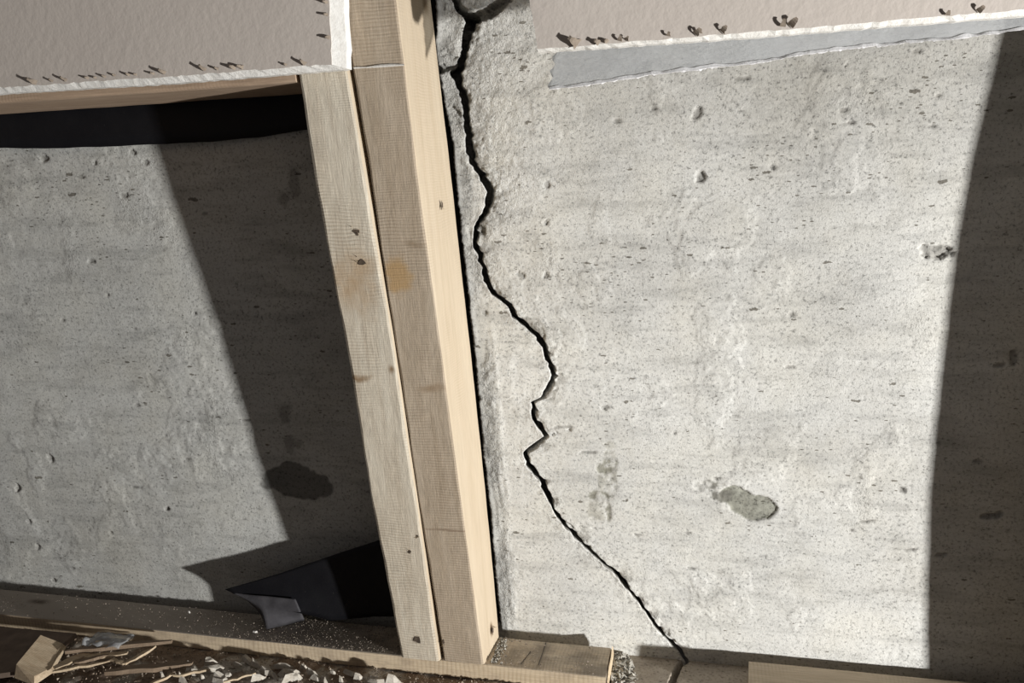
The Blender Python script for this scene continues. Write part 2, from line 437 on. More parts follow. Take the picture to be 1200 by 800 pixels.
HW = [(0.2541, 0.0000, 0.4881), (0.2558, 0.0000, 0.4414), (0.4234, 0.0000, 0.3835), (0.4130, 0.0000, 0.1950), (0.1571, 0.0000, 0.5472), (0.2229, 0.0000, 0.4929), (0.1947, 0.0000, 0.4857), (0.1383, 0.0000, 0.4392), (0.1366, 0.0000, 0.4111), (0.1153, 0.0000, 0.3686), (0.1352, 0.0000, 0.3691), (0.0825, 0.0000, 0.3372), (0.0833, 0.0000, 0.4055), (0.3568, 0.0000, 0.4755), (0.3613, 0.0000, 0.4764), (0.2846, 0.0000, 0.4883), (0.3559, 0.0000, 0.5156), (0.2853, 0.0000, 0.5109), (0.3563, -0.0000, 0.4849), (0.4142, 0.0000, 0.4707), (0.4170, 0.0000, 0.4913), (0.3080, 0.0000, 0.4475), (0.4013, 0.0000, 0.5216), (0.3820, 0.0000, 0.2035), (0.3865, 0.0000, 0.1663), (0.3780, 0.0000, 0.1582), (0.3916, 0.0000, 0.1673), (0.2846, 0.0000, 0.2524), (0.1818, 0.0000, 0.2567), (0.2376, 0.0000, 0.2354), (0.3259, 0.0000, 0.3353), (0.3274, 0.0000, 0.2938), (0.2722, 0.0000, 0.1979), (0.2084, 0.0000, 0.1418), (0.2478, 0.0000, 0.1469), (0.2530, 0.0000, 0.1138), (0.1453, 0.0000, 0.2381), (0.1666, 0.0000, 0.2159), (0.4214, 0.0000, 0.1433), (0.4815, 0.0000, 0.3028), (0.4803, 0.0000, 0.1767), (0.4718, 0.0000, 0.2975), (0.4640, 0.0000, 0.2217), (0.4363, 0.0000, 0.2351), (0.4452, 0.0000, 0.1414), (-0.2944, 0.0000, 0.3857), (-0.2819, 0.0000, 0.3542), (-0.2476, 0.0000, 0.4445), (-0.3257, 0.0000, 0.4800), (-0.2713, 0.0000, 0.4747), (-0.2899, 0.0000, 0.4626), (-0.1690, 0.0000, 0.4263), (-0.1925, 0.0000, 0.3363), (-0.2593, 0.0000, 0.3215), (-0.3363, 0.0000, 0.3296), (-0.2712, 0.0000, 0.2454), (-0.4198, 0.0000, 0.0850), (-0.4090, 0.0000, 0.0459), (-0.4244, 0.0000, 0.1122), (-0.3264, 0.0000, 0.1072), (-0.2566, 0.0000, 0.1371), (-0.2237, 0.0000, 0.1921), (-0.2868, 0.0000, 0.1592), (-0.3818, 0.0000, 0.0631), (-0.3819, 0.0000, 0.1858), (-0.4317, 0.0000, 0.1504), (-0.2566, 0.0000, 0.1371), (-0.2214, 0.0000, 0.4726), (-0.2328, 0.0000, 0.4819), (-0.1535, 0.0000, 0.2345)]
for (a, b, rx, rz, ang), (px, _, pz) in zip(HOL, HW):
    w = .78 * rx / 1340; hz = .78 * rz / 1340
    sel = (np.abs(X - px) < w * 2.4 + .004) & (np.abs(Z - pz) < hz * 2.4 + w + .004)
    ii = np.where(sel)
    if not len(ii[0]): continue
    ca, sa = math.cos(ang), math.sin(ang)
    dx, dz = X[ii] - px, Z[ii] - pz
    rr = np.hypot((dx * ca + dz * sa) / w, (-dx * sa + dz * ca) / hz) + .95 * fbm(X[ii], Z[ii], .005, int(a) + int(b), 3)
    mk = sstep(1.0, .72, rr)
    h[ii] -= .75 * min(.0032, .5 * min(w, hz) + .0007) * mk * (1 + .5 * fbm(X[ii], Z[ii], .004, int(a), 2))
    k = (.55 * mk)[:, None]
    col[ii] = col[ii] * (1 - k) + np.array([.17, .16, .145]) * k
# side branches of the crack
for pts, w, dep in (([(0.1167, 0.0000, 0.5865), (0.1083, 0.0000, 0.5776), (0.0973, 0.0000, 0.5713), (0.0843, 0.0000, 0.5686)], .0052, .022), ([(0.0506, -0.0000, 0.5309), (0.0592, 0.0000, 0.5336), (0.0676, 0.0000, 0.5336), (0.0720, 0.0000, 0.5359)], .0024, .008), ([(0.0614, 0.0000, 0.5442), (0.0681, 0.0000, 0.5412), (0.0737, 0.0000, 0.5421)], .0012, .003), ([(0.1302, 0.0000, 0.2283), (0.1392, 0.0000, 0.2325), (0.1511, 0.0000, 0.2360)], .0007, .0015), ([(0.1389, 0.0000, 0.1533), (0.1515, 0.0000, 0.1452), (0.1703, 0.0000, 0.1456)], .0007, .0012), ([(0.0518, 0.0000, 0.5076), (0.0656, 0.0000, 0.5029), (0.0728, 0.0000, 0.4934)], .0010, .002)):
    d = seg_dist(X, Z, [(p[0], p[2]) for p in pts]) + .0014 * fbm(X, Z, .009, 251, 4)
    h -= dep * sstep(w * 1.0, w * .8, d)
# broken plate of concrete left of the crack, high up
brk = sstep(.50, .515, Z) * (X < np.interp(Z, cz_, cx_)) * sstep(.055, .07, X)
h -= brk * (.0022 + .003 * fbm(X, Z, .022, 261, 4))
# darker, slightly warmer zone high on the wall, mottling, slightly darker left bay
up_dark = sstep(.36, .54, Z + .03 * fbm(X, Z, .08, 271, 3)) * sstep(.05, .2, X)
col *= 1 - up_dark[..., None] * np.array([.27, .28, .29])
mott = sstep(-.05, .5, fbm(X, Z, .11, 275, 5, sx=.7))
col *= 1 - mott[..., None] * np.array([.13, .135, .14])
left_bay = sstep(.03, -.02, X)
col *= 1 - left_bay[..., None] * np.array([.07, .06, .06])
h -= .030 * slot
Y = np.where(surf, Y - h, Y)
# keep the lips of the crack joined to its faces
edgeL = Y[:, nL - 1]; edgeR = Y[:, nL + 8]
Y[:, nL:nL + 4] += edgeL[:, None]; Y[:, nL + 4:nL + 8] += edgeR[:, None]
col[:, nL:nL + 8] = np.array([.52, .51, .48])
rmask = np.clip(band * top * right * 1.2 + .55 * np.exp(-dc / .006) + .8 * smear + .35 * rough_zone * sstep(.1, .3, fbm(X, Z, .035, 281, 4)) + .7 * brk, 0, 1)
wall = grid_obj('wall_back', np.stack([X, Y, Z], -1), M_conc, stain_tone=np.concatenate([col, rmask[..., None]], -1))
fl_ = np.ones((rows - 1, X.shape[1] - 1), bool); fl_[:, nL - 1:nL + 8] = False
wall.data.polygons.foreach_set('use_smooth', fl_.reshape(-1)); wall.data.update()
wall['kind'] = 'structure'; wall['label'] = 'grey cast concrete foundation wall with a long jagged crack'

# ------------------------------------------------------------------ floor
fx = np.concatenate([np.linspace(-.75, .17, 420, endpoint=False), np.linspace(.17, .33, 130, endpoint=False), np.linspace(.33, .75, 120)])
fy = np.concatenate([np.linspace(-.62, -.16, 70, endpoint=False), np.linspace(-.16, .004, 110)])
FX, FY = np.meshgrid(fx, fy)
soil = sstep(.19, .12, FX + .02 * fbm(FX, FY, .04, 301, 3)) * sstep(-.040, -.056, FY + .008 * fbm(FX, FY, .03, 302, 3))
fz = ZF + .0008 * fbm(FX, FY, .05, 311, 4) + soil * (.0022 * fbm(FX, FY, .035, 321, 4) + .0012 * fbm(FX, FY, .008, 331, 3) - .001)
FC = [(0.2500, 0.0081, 0.0229), (0.2479, -0.0008, 0.0229), (0.2428, -0.0076, 0.0229), (0.2394, -0.0198, 0.0229), (0.2369, -0.0338, 0.0229), (0.2311, -0.0499, 0.0229), (0.2195, -0.0684, 0.0229)]
d = seg_dist(FX, FY, [(p[0], p[1]) for p in FC]) + .0007 * fbm(FX, FY, .006, 341, 3)
fz -= .012 * sstep(.0027, .0017, d)
fcol = np.ones(FX.shape + (3,)) * np.array([.44, .385, .32])
sm = soil[..., None]
fcol = fcol * (1 - sm) + sm * np.array([.33, .255, .195])
wh = (soil * sstep(.06, .26, fbm(FX, FY, .022, 351, 5)) * .8)[..., None]
fcol = fcol * (1 - wh) + wh * np.array([.62, .58, .51])
floor = grid_obj('floor', np.stack([FX, FY, fz], -1), M_conc, stain_tone=fcol)
floor['kind'] = 'structure'; floor['label'] = 'dirty basement floor strewn with plaster dust'

# ------------------------------------------------------------------ timber
def lumber(name, rows, mat, nseg=48, cham=.0016, seed=0, amp=.00016, parent=None, faces=()):
    """rows: list of (t, FL, FR, BR, BL) cross-sections along the piece, each corner a 3-D point"""
    ts = np.array([r[0] for r in rows])
    cor = [np.array([r[k] for r in rows]) for k in range(1, 5)]
    V, F = [], []
    tt = np.linspace(ts[0], ts[-1], nseg + 1)
    for j, t in enumerate(tt):
        c = [np.array([np.interp(t, ts, a[:, k]) for k in range(3)]) for a in cor]
        ring = []
        for k in range(4):
            p, a, b = c[k], c[k - 1], c[(k + 1) % 4]
            da = (a - p) / np.linalg.norm(a - p); db = (b - p) / np.linalg.norm(b - p)
            r = cham * (1 + .18 * math.sin(seed * 3.1 + k * 2 + t * 37) + .12 * math.sin(t * 151 + k))
            ring += [p + da * r, p + (da + db) * r * .29, p + db * r]
        for p in ring:
            nv = mnoise.noise_vector(Vector(p) * 28 + Vector((seed, 0, 0)))
            V.append(p + np.array(nv) * amp)
    n = 12
    for j in range(nseg):
        for k in range(n):
            a = j * n + k; b = j * n + (k + 1) % n
            F.append((a, b, b + n, a + n))
    F.append(tuple(range(n))[::-1]); F.append(tuple(nseg * n + k for k in range(n)))
    o = mesh_obj(name, V, F, mat, parent)
    bm = bmesh.new(); bm.from_mesh(o.data); bmesh.ops.recalc_face_normals(bm, faces=bm.faces[:])
    for f in bm.faces:
        for j, (d, _) in enumerate(faces):
            if f.normal.dot(Vector(d)) > .72: f.material_index = j + 1
    bm.to_mesh(o.data); bm.free()
    for _, mt in faces: o.data.materials.append(mt)
    return o

L1 = (.50, .415, .31); D1 = (.38, .30, .21)
M_side = wood_mat('fresh_timber_side', (.56, .475, .36), (.50, .415, .305), 'Z', [], saw=.15, grain=.5, fuzz=.2)
# left stud: front corners follow the measured, slightly leaning edges
FLl = [(-0.0165, -0.0972, 0.5405), (-0.0169, -0.0960, 0.5261), (-0.0163, -0.0905, 0.4599), (-0.0092, -0.0797, 0.3309), (-0.0048, -0.0674, 0.1825), (0.0037, -0.0555, 0.0400)]
FRl = [(0.0192, -0.0970, 0.5380), (0.0201, -0.0960, 0.5259), (0.0237, -0.0903, 0.4583), (0.0301, -0.0803, 0.3380), (0.0343, -0.0705, 0.2199), (0.0392, -0.0556, 0.0407)]
def stud_rows(FL, FR, BRx, BLx, zb=.0382, zt=None):
    """front corner polylines (top to bottom) -> cross-sections by height"""
    FL = np.array(FL)[::-1]; FR = np.array(FR)[::-1]
    zs = sorted(set([zb] + [float(z) for z in FL[1:, 2]] + [zt]))
    out = []
    for z in zs:
        fl = [np.interp(z, FL[:, 2], FL[:, k]) for k in (0, 1)]
        fr = [np.interp(z, FR[:, 2], FR[:, k]) for k in (0, 1)]
        out.append((z, (fl[0], fl[1], z), (fr[0], fr[1], z), (BRx(z), -.0128, z), (BLx(z), -.0128, z)))
    return out
SZ = lambda p, pl=None: p
kn = [(0.0018, -0.0773, 0.3017), (0.0301, -0.0779, 0.3085), (0.0120, -0.0867, 0.4148), (0.0132, -0.0849, 0.3933), (0.0213, -0.0569, 0.0565), (0.0303, -0.0646, 0.1487), (0.0353, -0.0786, 0.3176), (-0.0035, -0.0847, 0.3909), (-0.0074, -0.0845, 0.3877)]
spotsL = [((kn[0][0] - .004, kn[0][1], kn[0][2]), (.018, .03, .0045), (.29, .20, .12), 1.0, .010),
          ((kn[1][0] - .004, kn[1][1], kn[1][2]), (.004, .02, .006), (.25, .17, .10), 1.0, .004),
          ((kn[4][0] - .002, kn[4][1], kn[4][2] + .002), (.005, .02, .005), (.13, .09, .06), .9, .004),
          ((kn[8][0] + .012, kn[8][1], kn[8][2] - .01), (.030, .03, .035), (.46, .34, .22), 1.0, .03)]
matL = wood_mat('stud_timber_weathered', (.74, .68, .565), (.60, .53, .425), 'Z', spotsL, saw=.6, sawperiod=.0026, curl=6)
studL = lumber('wall_stud', stud_rows(FLl, FRl, lambda z: np.interp(z, [.04, .55], [.0385, .0200]), lambda z: np.interp(z, [.04, .55], [.003, -.017]), zt=.562), matL, seed=1, cham=.0026, faces=[((1, -.3, 0), M_side)])
tag(studL, 'weathered timber stud under the corner of the left drywall, two torn nail holes', 'stud', 'pair of timber studs')

FLr = [(0.0209, -0.0993, 0.5908), (0.0222, -0.0976, 0.5700), (0.0229, -0.0939, 0.5259), (0.0264, -0.0883, 0.4581), (0.0309, -0.0777, 0.3307), (0.0356, -0.0655, 0.1842), (0.0423, -0.0534, 0.0386)]
FRr = [(0.0588, -0.0991, 0.5874), (0.0599, -0.0974, 0.5669), (0.0610, -0.0937, 0.5234), (0.0624, -0.0882, 0.4567), (0.0673, -0.0777, 0.3310), (0.0725, -0.0657, 0.1866), (0.0786, -0.0535, 0.0394)]
BRr = [(0.0550, -0.0128, 0.6168), (0.0564, -0.0128, 0.5811), (0.0639, -0.0128, 0.4544), (0.0714, -0.0128, 0.3152), (0.0789, -0.0128, 0.1614), (0.0828, -0.0128, 0.0392)]
br = np.array(BRr)[::-1]
kr = [(0.0399, -0.0940, 0.5270), (0.0561, -0.0746, 0.2931), (0.0646, -0.0760, 0.3106), (0.0542, -0.0838, 0.4043), (0.0419, -0.0820, 0.3823), (0.0692, -0.0643, 0.1690), (0.0336, -0.0832, 0.3965)]
ks = [(0.0700, -0.0054, 0.0533), (0.0700, -0.0720, 0.4341), (0.0700, -0.0465, 0.0689), (0.0700, -0.0567, 0.5671)]
spotsR = [((kr[1][0], kr[1][1], kr[1][2]), (.020, .03, .006), (.33, .245, .165), 1.0, .012),
          ((kr[3][0], kr[3][1], kr[3][2]), (.012, .02, .0045), (.30, .23, .16), 1.0, .008),
          ((kr[4][0] - .004, kr[4][1], kr[4][2]), (.014, .02, .020), (.43, .29, .15), .6, .016),
          ((kr[5][0] - .01, kr[5][1], kr[5][2]), (.034, .01, .0016), (.28, .21, .15), .8, .002),
          ((.081, -.030, ks[0][2] + .004), (.012, .005, .010), (.16, .10, .055), .8, .003),
          ((.059, -.030, .575), (.02, .012, .012), (.20, .14, .08), 1.0, .006)]  # last spot paints the drywall corner's shadow on the side face
matR = wood_mat('stud_timber_grey', (.53, .445, .345), (.43, .35, .26), 'Z', spotsR[:4], saw=.55, sawperiod=.0024, curl=3)
matRs = wood_mat('fresh_timber_side_knot_shade', (.56, .475, .36), (.50, .415, .305), 'Z', spotsR[4:], saw=.15, grain=.5, fuzz=.2)
rowsR = stud_rows(FLr, FRr, lambda z: np.interp(z, br[:, 2], br[:, 0]), lambda z: np.interp(z, [.04, .60], [.044, .018]), zt=.6)
studR = lumber('wall_stud', rowsR, matR, seed=5, cham=.0018, nseg=60, faces=[((1, -.2, 0), matRs)])
tag(studR, 'taller timber stud with a bright clean side face, next to the cracked concrete', 'stud', 'pair of timber studs')

# bottom plates
def plate_rows(x0, x1, n, yb=YB, yf=YF, zb=ZF - .0005, zt=T, dxf=0.0):
    out = []
    for i in range(n + 1):
        f = i / n
        x = x0 + (x1 - x0) * f
        xf = x + dxf * f
        out.append((x, (xf, yf, zt), (xf, yf, zb), (x, yb, zb), (x, yb, zt)))
    return out
pk = [(-0.4041, -0.0277, 0.0380), (0.1454, -0.0384, 0.0380), (0.1111, -0.0474, 0.0380)]
matP = wood_mat('plate_timber_dusty', (.74, .65, .52), (.64, .545, .42), 'X',
                [((-.36, -.033, T), (.40, .2, .03), (.33, .29, .25), .35, .02), ((pk[0][0], pk[0][1], T), (.018, .006, .01), (.10, .075, .055), 1.0, .006)], saw=.065, sawperiod=.003,
                dirt=(38, .40, (.16, .135, .115), .55))
M_front = wood_mat('plate_timber_edge', (.74, .62, .455), (.62, .505, .355), 'X', [], saw=.06, sawperiod=.004, dirt=(45, .5, (.30, .23, .17), .5))
plateL = lumber('sole_plate', plate_rows(-.66, .1836, 8), matP, nseg=70, cham=.0012, seed=9, amp=.0003, faces=[((0, -1, 0), M_front)])
tag(plateL, 'dusty timber sole plate carrying the two studs, sawn off at its right end', 'sole plate')
matP2 = wood_mat('plate_timber_clean', (.60, .51, .385), (.50, .41, .30), 'X', [], saw=.06, sawperiod=.003)
plateR = lumber('sole_plate', [(x, (x - .003, YF, T), (x - .005, YF, ZF - .0005), (x, YB, ZF - .0005), (x, YB, T)) for x in (.3006, .5, .70)], matP2, nseg=40, cham=.0012, seed=12, amp=.0003)
tag(plateR, 'short pale timber sole plate at the lower right corner', 'sole plate')
# cut-line pencil marks on the plate, thin dark strips laid flush
M_pencil = simple_mat('pencil_graphite', (.10, .09, .08), (.16, .14, .12), 400)
for a, b in (([(0.1261, -0.0142, 0.0386), (0.1253, -0.0471, 0.0386)]), ([(0.1151, -0.0296, 0.0386), (0.1099, -0.0485, 0.0386)])):
    a, b = Vector(a), Vector(b)
    s = (b - a).cross(Vector((0, 0, 1))).normalized() * .0004
    mesh_obj('pencil_mark', [a - s, a + s, b + s, b - s], [(0, 1, 2, 3)], M_pencil, plateL)
# splintered sliver standing off the sawn end
M_pale = wood_mat('split_pale_wood', (.66, .54, .38), (.54, .42, .28), 'Z', [], saw=.1)
bm = bmesh.new()
pts = [(.1845, -.0535, ZF), (.1845, -.0535, T - .004), (.1850, -.040, T + .002), (.1853, -.026, T + .001), (.1852, -.0150, T + .0035), (.1850, -.0128, T - .004), (.1845, -.0128, ZF)]
va = [bm.verts.new(p) for p in pts]; vb = [bm.verts.new((p[0] + .0008 + .0005 * (i % 2), p[1], p[2] - .001)) for i, p in enumerate(pts)]
bm.faces.new(va); bm.faces.new(vb[::-1])
for i in range(len(pts)):
    j = (i + 1) % len(pts); bm.faces.new((va[i], vb[i], vb[j], va[j]))
o = bm_obj('splinter', bm, M_pale, plateL); o['label'] = 'pale split sliver on the sawn end'

# header between drywall and opening
matH = wood_mat('header_timber', (.52, .395, .29), (.40, .29, .205), 'X', [], saw=.06, sawperiod=.003, dirt=(30, .5, (.30, .21, .15), .5))
header = lumber('header_block', [(x, (x, -.0955, .5655), (x, -.0955, .5205), (x, -.0150, .5195), (x, -.0150, .5655)) for x in (-.66, -.3, -.0195)], matH, nseg=50, cham=.0022, seed=15, amp=.0003)
tag(header, 'reddish brown timber header along the bottom of the left drywall', 'timber header')

# stud beyond the right edge, whose shade falls on the concrete
edge = [(.038, .5281), (.11, .5225), (.18, .5190), (.26, .5185), (.34, .5202), (.42, .526), (.50, .537), (.56, .548)]
studX = lumber('wall_stud', [(z, (x, -.062, z), (x + .10, -.062, z), (x + .10, -.0135, z), (x, -.0135, z)) for z, x in [(.0382, .5281)] + edge[1:]], matP2, seed=21, cham=.001)
tag(studX, 'bowed timber stud just beyond the right edge, shading the concrete', 'stud')

# torn nail holes, nail heads and raised fibres
M_hole = simple_mat('torn_dark_wood', (.06, .045, .035), (.12, .09, .065), 300)
M_fib = simple_mat('raised_fibre', (.62, .53, .40), (.52, .43, .32), 300)
M_nail = simple_mat('rusty_nail', (.17, .11, .07), (.26, .19, .14), 400, .6, .3, .0003, .5)
def hole(parent, p, rx, rz, normal=(0, -1, 0), seed=0, name='nail_hole'):
    r = random.Random(seed)
    bm = bmesh.new()
    c = Vector(p); nrm = Vector(normal).normalized()
    u = Vector((0, 0, 1)).cross(nrm).normalized(); v = nrm.cross(u)
    ring = []
    for i in range(9):
        a = i / 9 * math.tau
        rr = r.uniform(.35, 1.15)
        ring.append(bm.verts.new(c + u * math.cos(a) * rx * rr + v * math.sin(a) * rz * rr + nrm * .0005))
    ce = bm.verts.new(c + nrm * .0004)
    for i in range(9): bm.faces.new((ring[i], ring[(i + 1) % 9], ce))
    o = bm_obj(name, bm, M_hole, parent)
    bm = bmesh.new()
    for i in range(3):
        b0 = c + u * r.uniform(-1, 1) * rx * 1.3 + v * r.uniform(-.6, .8) * rz * 1.5
        dd = (u * r.uniform(-1, 1) + v * r.uniform(-.5, .9) + nrm * 1.1).normalized() * r.uniform(.002, .0045)
        w = u * .0007
        q = [bm.verts.new(b0 - w), bm.verts.new(b0 + w), bm.verts.new(b0 + dd)]
        bm.faces.new(q)
    bm_obj('torn_fibre', bm, M_fib, o)
    return o
hole(studL, kn[2], .0042, .0030, seed=3)
hole(studL, kn[3], .0046, .0028, seed=4)
nh = [(0.0208, -0.0571, 0.0591), (0.0234, -0.0645, 0.1474), (0.0318, -0.0657, 0.1626)]
hole(studL, nh[0], .0034, .0045, seed=5)
hole(studL, nh[1], .0016, .0022, seed=6); hole(studL, nh[2], .0014, .0020, seed=8)
nr = [(0.0441, -0.0550, 0.0577)]
hole(studR, nr[0], .0014, .0042, seed=7)
hole(studR, (.0655, -.048, ks[1][2] - .004), .0030, .0046, normal=(1, -.05, 0), seed=9)
hole(studR, (.0815, -.031, ks[0][2] + .004), .0026, .006, normal=(1, -.05, 0), seed=10, name='knot_hole')
# painted line on the tall stud where the drywall edge used to sit
M_comp = simple_mat('joint_compound', (.78, .76, .72), (.66, .63, .58), 260, .9, .5)
pl = [(0.0246, -0.0947, 0.5271), (0.0339, -0.0946, 0.5268), (0.0433, -0.0946, 0.5270), (0.0513, -0.0946, 0.5270), (0.0610, -0.0946, 0.5266)]
V, F = [], []
for i, p in enumerate(pl):
    w = .0003 + .0007 * abs(math.sin(i * 2.3 + .6))
    V += [(p[0], p[1] - .0006, p[2] - w), (p[0], p[1] - .0012, p[2]), (p[0], p[1] - .0006, p[2] + w)]
for i in range(len(pl) - 1):
    a = i * 3
    F += [(a, a + 3, a + 4, a + 1), (a + 1, a + 4, a + 5, a + 2)]
o = mesh_obj('compound_line', V, F, M_comp, studR); o['label'] = 'thin white line of joint compound'

# ------------------------------------------------------------------ drywall
def paint_mat():
    k = NT('beige_wall_paint')
    v = k.coord()
    f = k.ramp(k.noise(v, 14, 3), [(.3, 0.0), (.7, 1.0)])
    c = k.mix(f, (.555, .50, .455), (.59, .535, .485))
    n = k.bump(k.noise(v, 190, 3, .55), .30, .0011)
    n = k.bump(k.noise(v, 700, 2), .12, .0004, n)
    return k.done(c, .62, n, .35)
M_paint = paint_mat()
M_gyp = simple_mat('gypsum_core', (.86, .85, .82), (.74, .72, .68), 180, .95, .5, .0009)
M_shred = simple_mat('torn_paper', (.30, .25, .20), (.22, .18, .145), 300, .9)
YD0, YD1 = -.1125, -.1005
def drywall(name, face, core, label):
    """face, core: outlines as (x, z) lists; the core is the larger outline behind the paper"""
    root = bpy.data.objects.new(name, None); root.location = (face[0][0], YD1, face[0][1]); C.objects.link(root)
    n = len(face)
    V = [(x, YD0, z) for x, z in face] + [(x, YD0 + .0007, z) for x, z in face]
    F = [tuple(range(n))] + [tuple(range(2 * n - 1, n - 1, -1))] + [(i, n + i, n + (i + 1) % n, (i + 1) % n) for i in range(n)]
    a = mesh_obj('paper_face', V, F, M_paint); 
    V = [(x, YD0 + .0004, z) for x, z in face] + [(cx, YD0 + .004, cz) for (cx, cz) in core] + [(cx, YD1, cz) for cx, cz in core]
    F = [(i, n + i, n + (i + 1) % n, (i + 1) % n) for i in range(n)] + [(n + i, 2 * n + i, 2 * n + (i + 1) % n, n + (i + 1) % n) for i in range(n)]
    F += [tuple(range(2 * n, 3 * n))]
    b = mesh_obj('gypsum_core', V, F, M_gyp)
    for o in (a, b):
        bm = bmesh.new(); bm.from_mesh(o.data); bmesh.ops.recalc_face_normals(bm, faces=bm.faces[:])
        bmesh.ops.triangulate(bm, faces=[f for f in bm.faces if len(f.verts) > 4]); bm.to_mesh(o.data); bm.free()
        o.parent = root; o.location = -root.location
    b['label'] = 'white cut gypsum edge'
    tag(root, label, 'drywall')
    return root
def ragged(p, q, step, amp, seed):
    r = random.Random(seed)
    n = max(2, int(math.hypot(q[0] - p[0], q[1] - p[1]) / step))
    out = []
    for i in range(n):
        t = i / n
        out.append((p[0] + (q[0] - p[0]) * t + r.uniform(-amp, amp), p[1] + (q[1] - p[1]) * t + r.uniform(-amp, amp)))
    return out
dl_ = [(-0.3109, -0.1125, 0.5302), (-0.2487, -0.1125, 0.5298), (-0.1086, -0.1125, 0.5284), (0.0168, -0.1125, 0.5284), (0.0197, -0.1125, 0.5832), (-0.3121, -0.1125, 0.5260), (-0.2496, -0.1125, 0.5258), (-0.1093, -0.1125, 0.5243), (0.0256, -0.1125, 0.5249), (0.0285, -0.1125, 0.5824)]
g2 = [(p[0], p[2]) for p in dl_]
fl = ragged(g2[0], g2[1], .01, .0004, 1) + ragged(g2[1], g2[2], .004, .0004, 2) + ragged(g2[2], g2[3], .004, .0004, 3) + ragged(g2[3], g2[4], .004, .0004, 4) + [(g2[4][0] + .003, .70), (-.66, .70), (-.66, g2[0][1])]
cl = ragged(g2[5], g2[6], .01, .0003, 1) + ragged(g2[6], g2[7], .004, .0003, 2)[:len(ragged(g2[1], g2[2], .004, .0004, 2))] 
def match(fpts, p, q, amp, seed):
    r = random.Random(seed); n = len(fpts)
    return [(p[0] + (q[0] - p[0]) * i / n + r.uniform(-amp, amp), p[1] + (q[1] - p[1]) * i / n + r.uniform(-amp, amp)) for i in range(n)]
e1 = ragged(g2[0], g2[1], .01, .0004, 1); e2 = ragged(g2[1], g2[2], .004, .0005, 2); e3 = ragged(g2[2], g2[3], .004, .0005, 3); e4 = ragged(g2[3], g2[4], .004, .0004, 4)
fl = e1 + e2 + e3 + e4 + [(g2[4][0] + .003, .70), (-.66, .70), (-.66, g2[0][1])]
cl = match(e1, g2[5], g2[6], .0003, 5) + match(e2, g2[6], g2[7], .0003, 6) + match(e3, g2[7], g2[8], .0003, 7) + match(e4, g2[8], g2[9], .0005, 8) + [(g2[9][0] + .003, .70), (-.66, .70), (-.66, g2[5][1])]
dwL = drywall('drywall_panel', fl, cl, 'beige painted drywall with a white cut edge at upper left')
dr_ = [(0.1490, -0.1125, 0.5765), (0.1557, -0.1125, 0.5280), (0.2341, -0.1125, 0.5282), (0.2928, -0.1125, 0.5284), (0.3618, -0.1125, 0.5288), (0.4427, -0.1125, 0.5292), (0.1490, -0.1125, 0.5765), (0.1556, -0.1125, 0.5267), (0.2341, -0.1125, 0.5261), (0.2929, -0.1125, 0.5260), (0.3619, -0.1125, 0.5264), (0.4429, -0.1125, 0.5266)]
g3 = [(p[0], p[2]) for p in dr_]
segs = [ragged(g3[i], g3[i + 1], .004, .0004, 20 + i) for i in range(5)]
fl = [(g3[0][0] - .003, .70)] + sum(segs, []) + [(.70, g3[5][1]), (.70, .70)]
cl = [(g3[6][0] - .0033, .70)] + sum([match(segs[i], g3[6 + i], g3[7 + i], .0003, 30 + i) for i in range(5)], []) + [(.70, g3[11][1]), (.70, .70)]
dwR = drywall('drywall_panel', fl, cl, 'beige painted drywall at upper right above the clear plastic strip')

def shred(parent, p, ln, w, ang, lift, seed):
    """small curled flap of torn face paper"""
    r = random.Random(seed)
    d = Vector((math.cos(ang), 0, math.sin(ang))); s = Vector((-d.z, 0, d.x))
    V, F = [], []
    for i in range(5):
        t = i / 4
        c = Vector(p) + d * ln * t + Vector((0, -lift * math.sin(t * 2.0), 0))
        ww = w * (1 - .65 * t) * r.uniform(.7, 1.2)
        V += [c - s * ww, c + s * ww]
    for i in range(4): F.append((2 * i, 2 * i + 1, 2 * i + 3, 2 * i + 2))
    o = mesh_obj('paper_shred', V, F, M_shred)
    o.parent = parent; o.location = -parent.location
    md = o.modifiers.new('thickness', 'SOLIDIFY'); md.thickness = .0003
SHL = [(-0.2156, -0.1130, 0.5310), (-0.2016, -0.1130, 0.5313), (-0.1899, -0.1130, 0.5312), (-0.1711, -0.1130, 0.5314), (-0.1647, -0.1130, 0.5313), (-0.1569, -0.1130, 0.5314), (-0.1491, -0.1130, 0.5318), (-0.1373, -0.1130, 0.5313), (-0.1317, -0.1130, 0.5312), (-0.1173, -0.1130, 0.5309), (-0.1085, -0.1130, 0.5309), (-0.0769, -0.1130, 0.5308), (-0.0671, -0.1130, 0.5307), (-0.0540, -0.1130, 0.5307), (-0.0482, -0.1130, 0.5306), (-0.0157, -0.1130, 0.5300), (-0.0020, -0.1130, 0.5297), (0.0181, -0.1130, 0.5663), (0.0173, -0.1130, 0.5590), (0.0176, -0.1130, 0.5449)]
ln_ = [8,3,5,3,2,3,2,3,2,3,6,6,3,5,5,2,5,4,3,4]
for i, (p, l) in enumerate(zip(SHL, ln_)):
    vert = i >= 17
    shred(dwL, p, l * .00075, .0006 + l * .00016, (math.pi * .93 if vert else math.pi * .80) + .3 * math.sin(i * 5), .0008 + l * .00042, 40 + i)
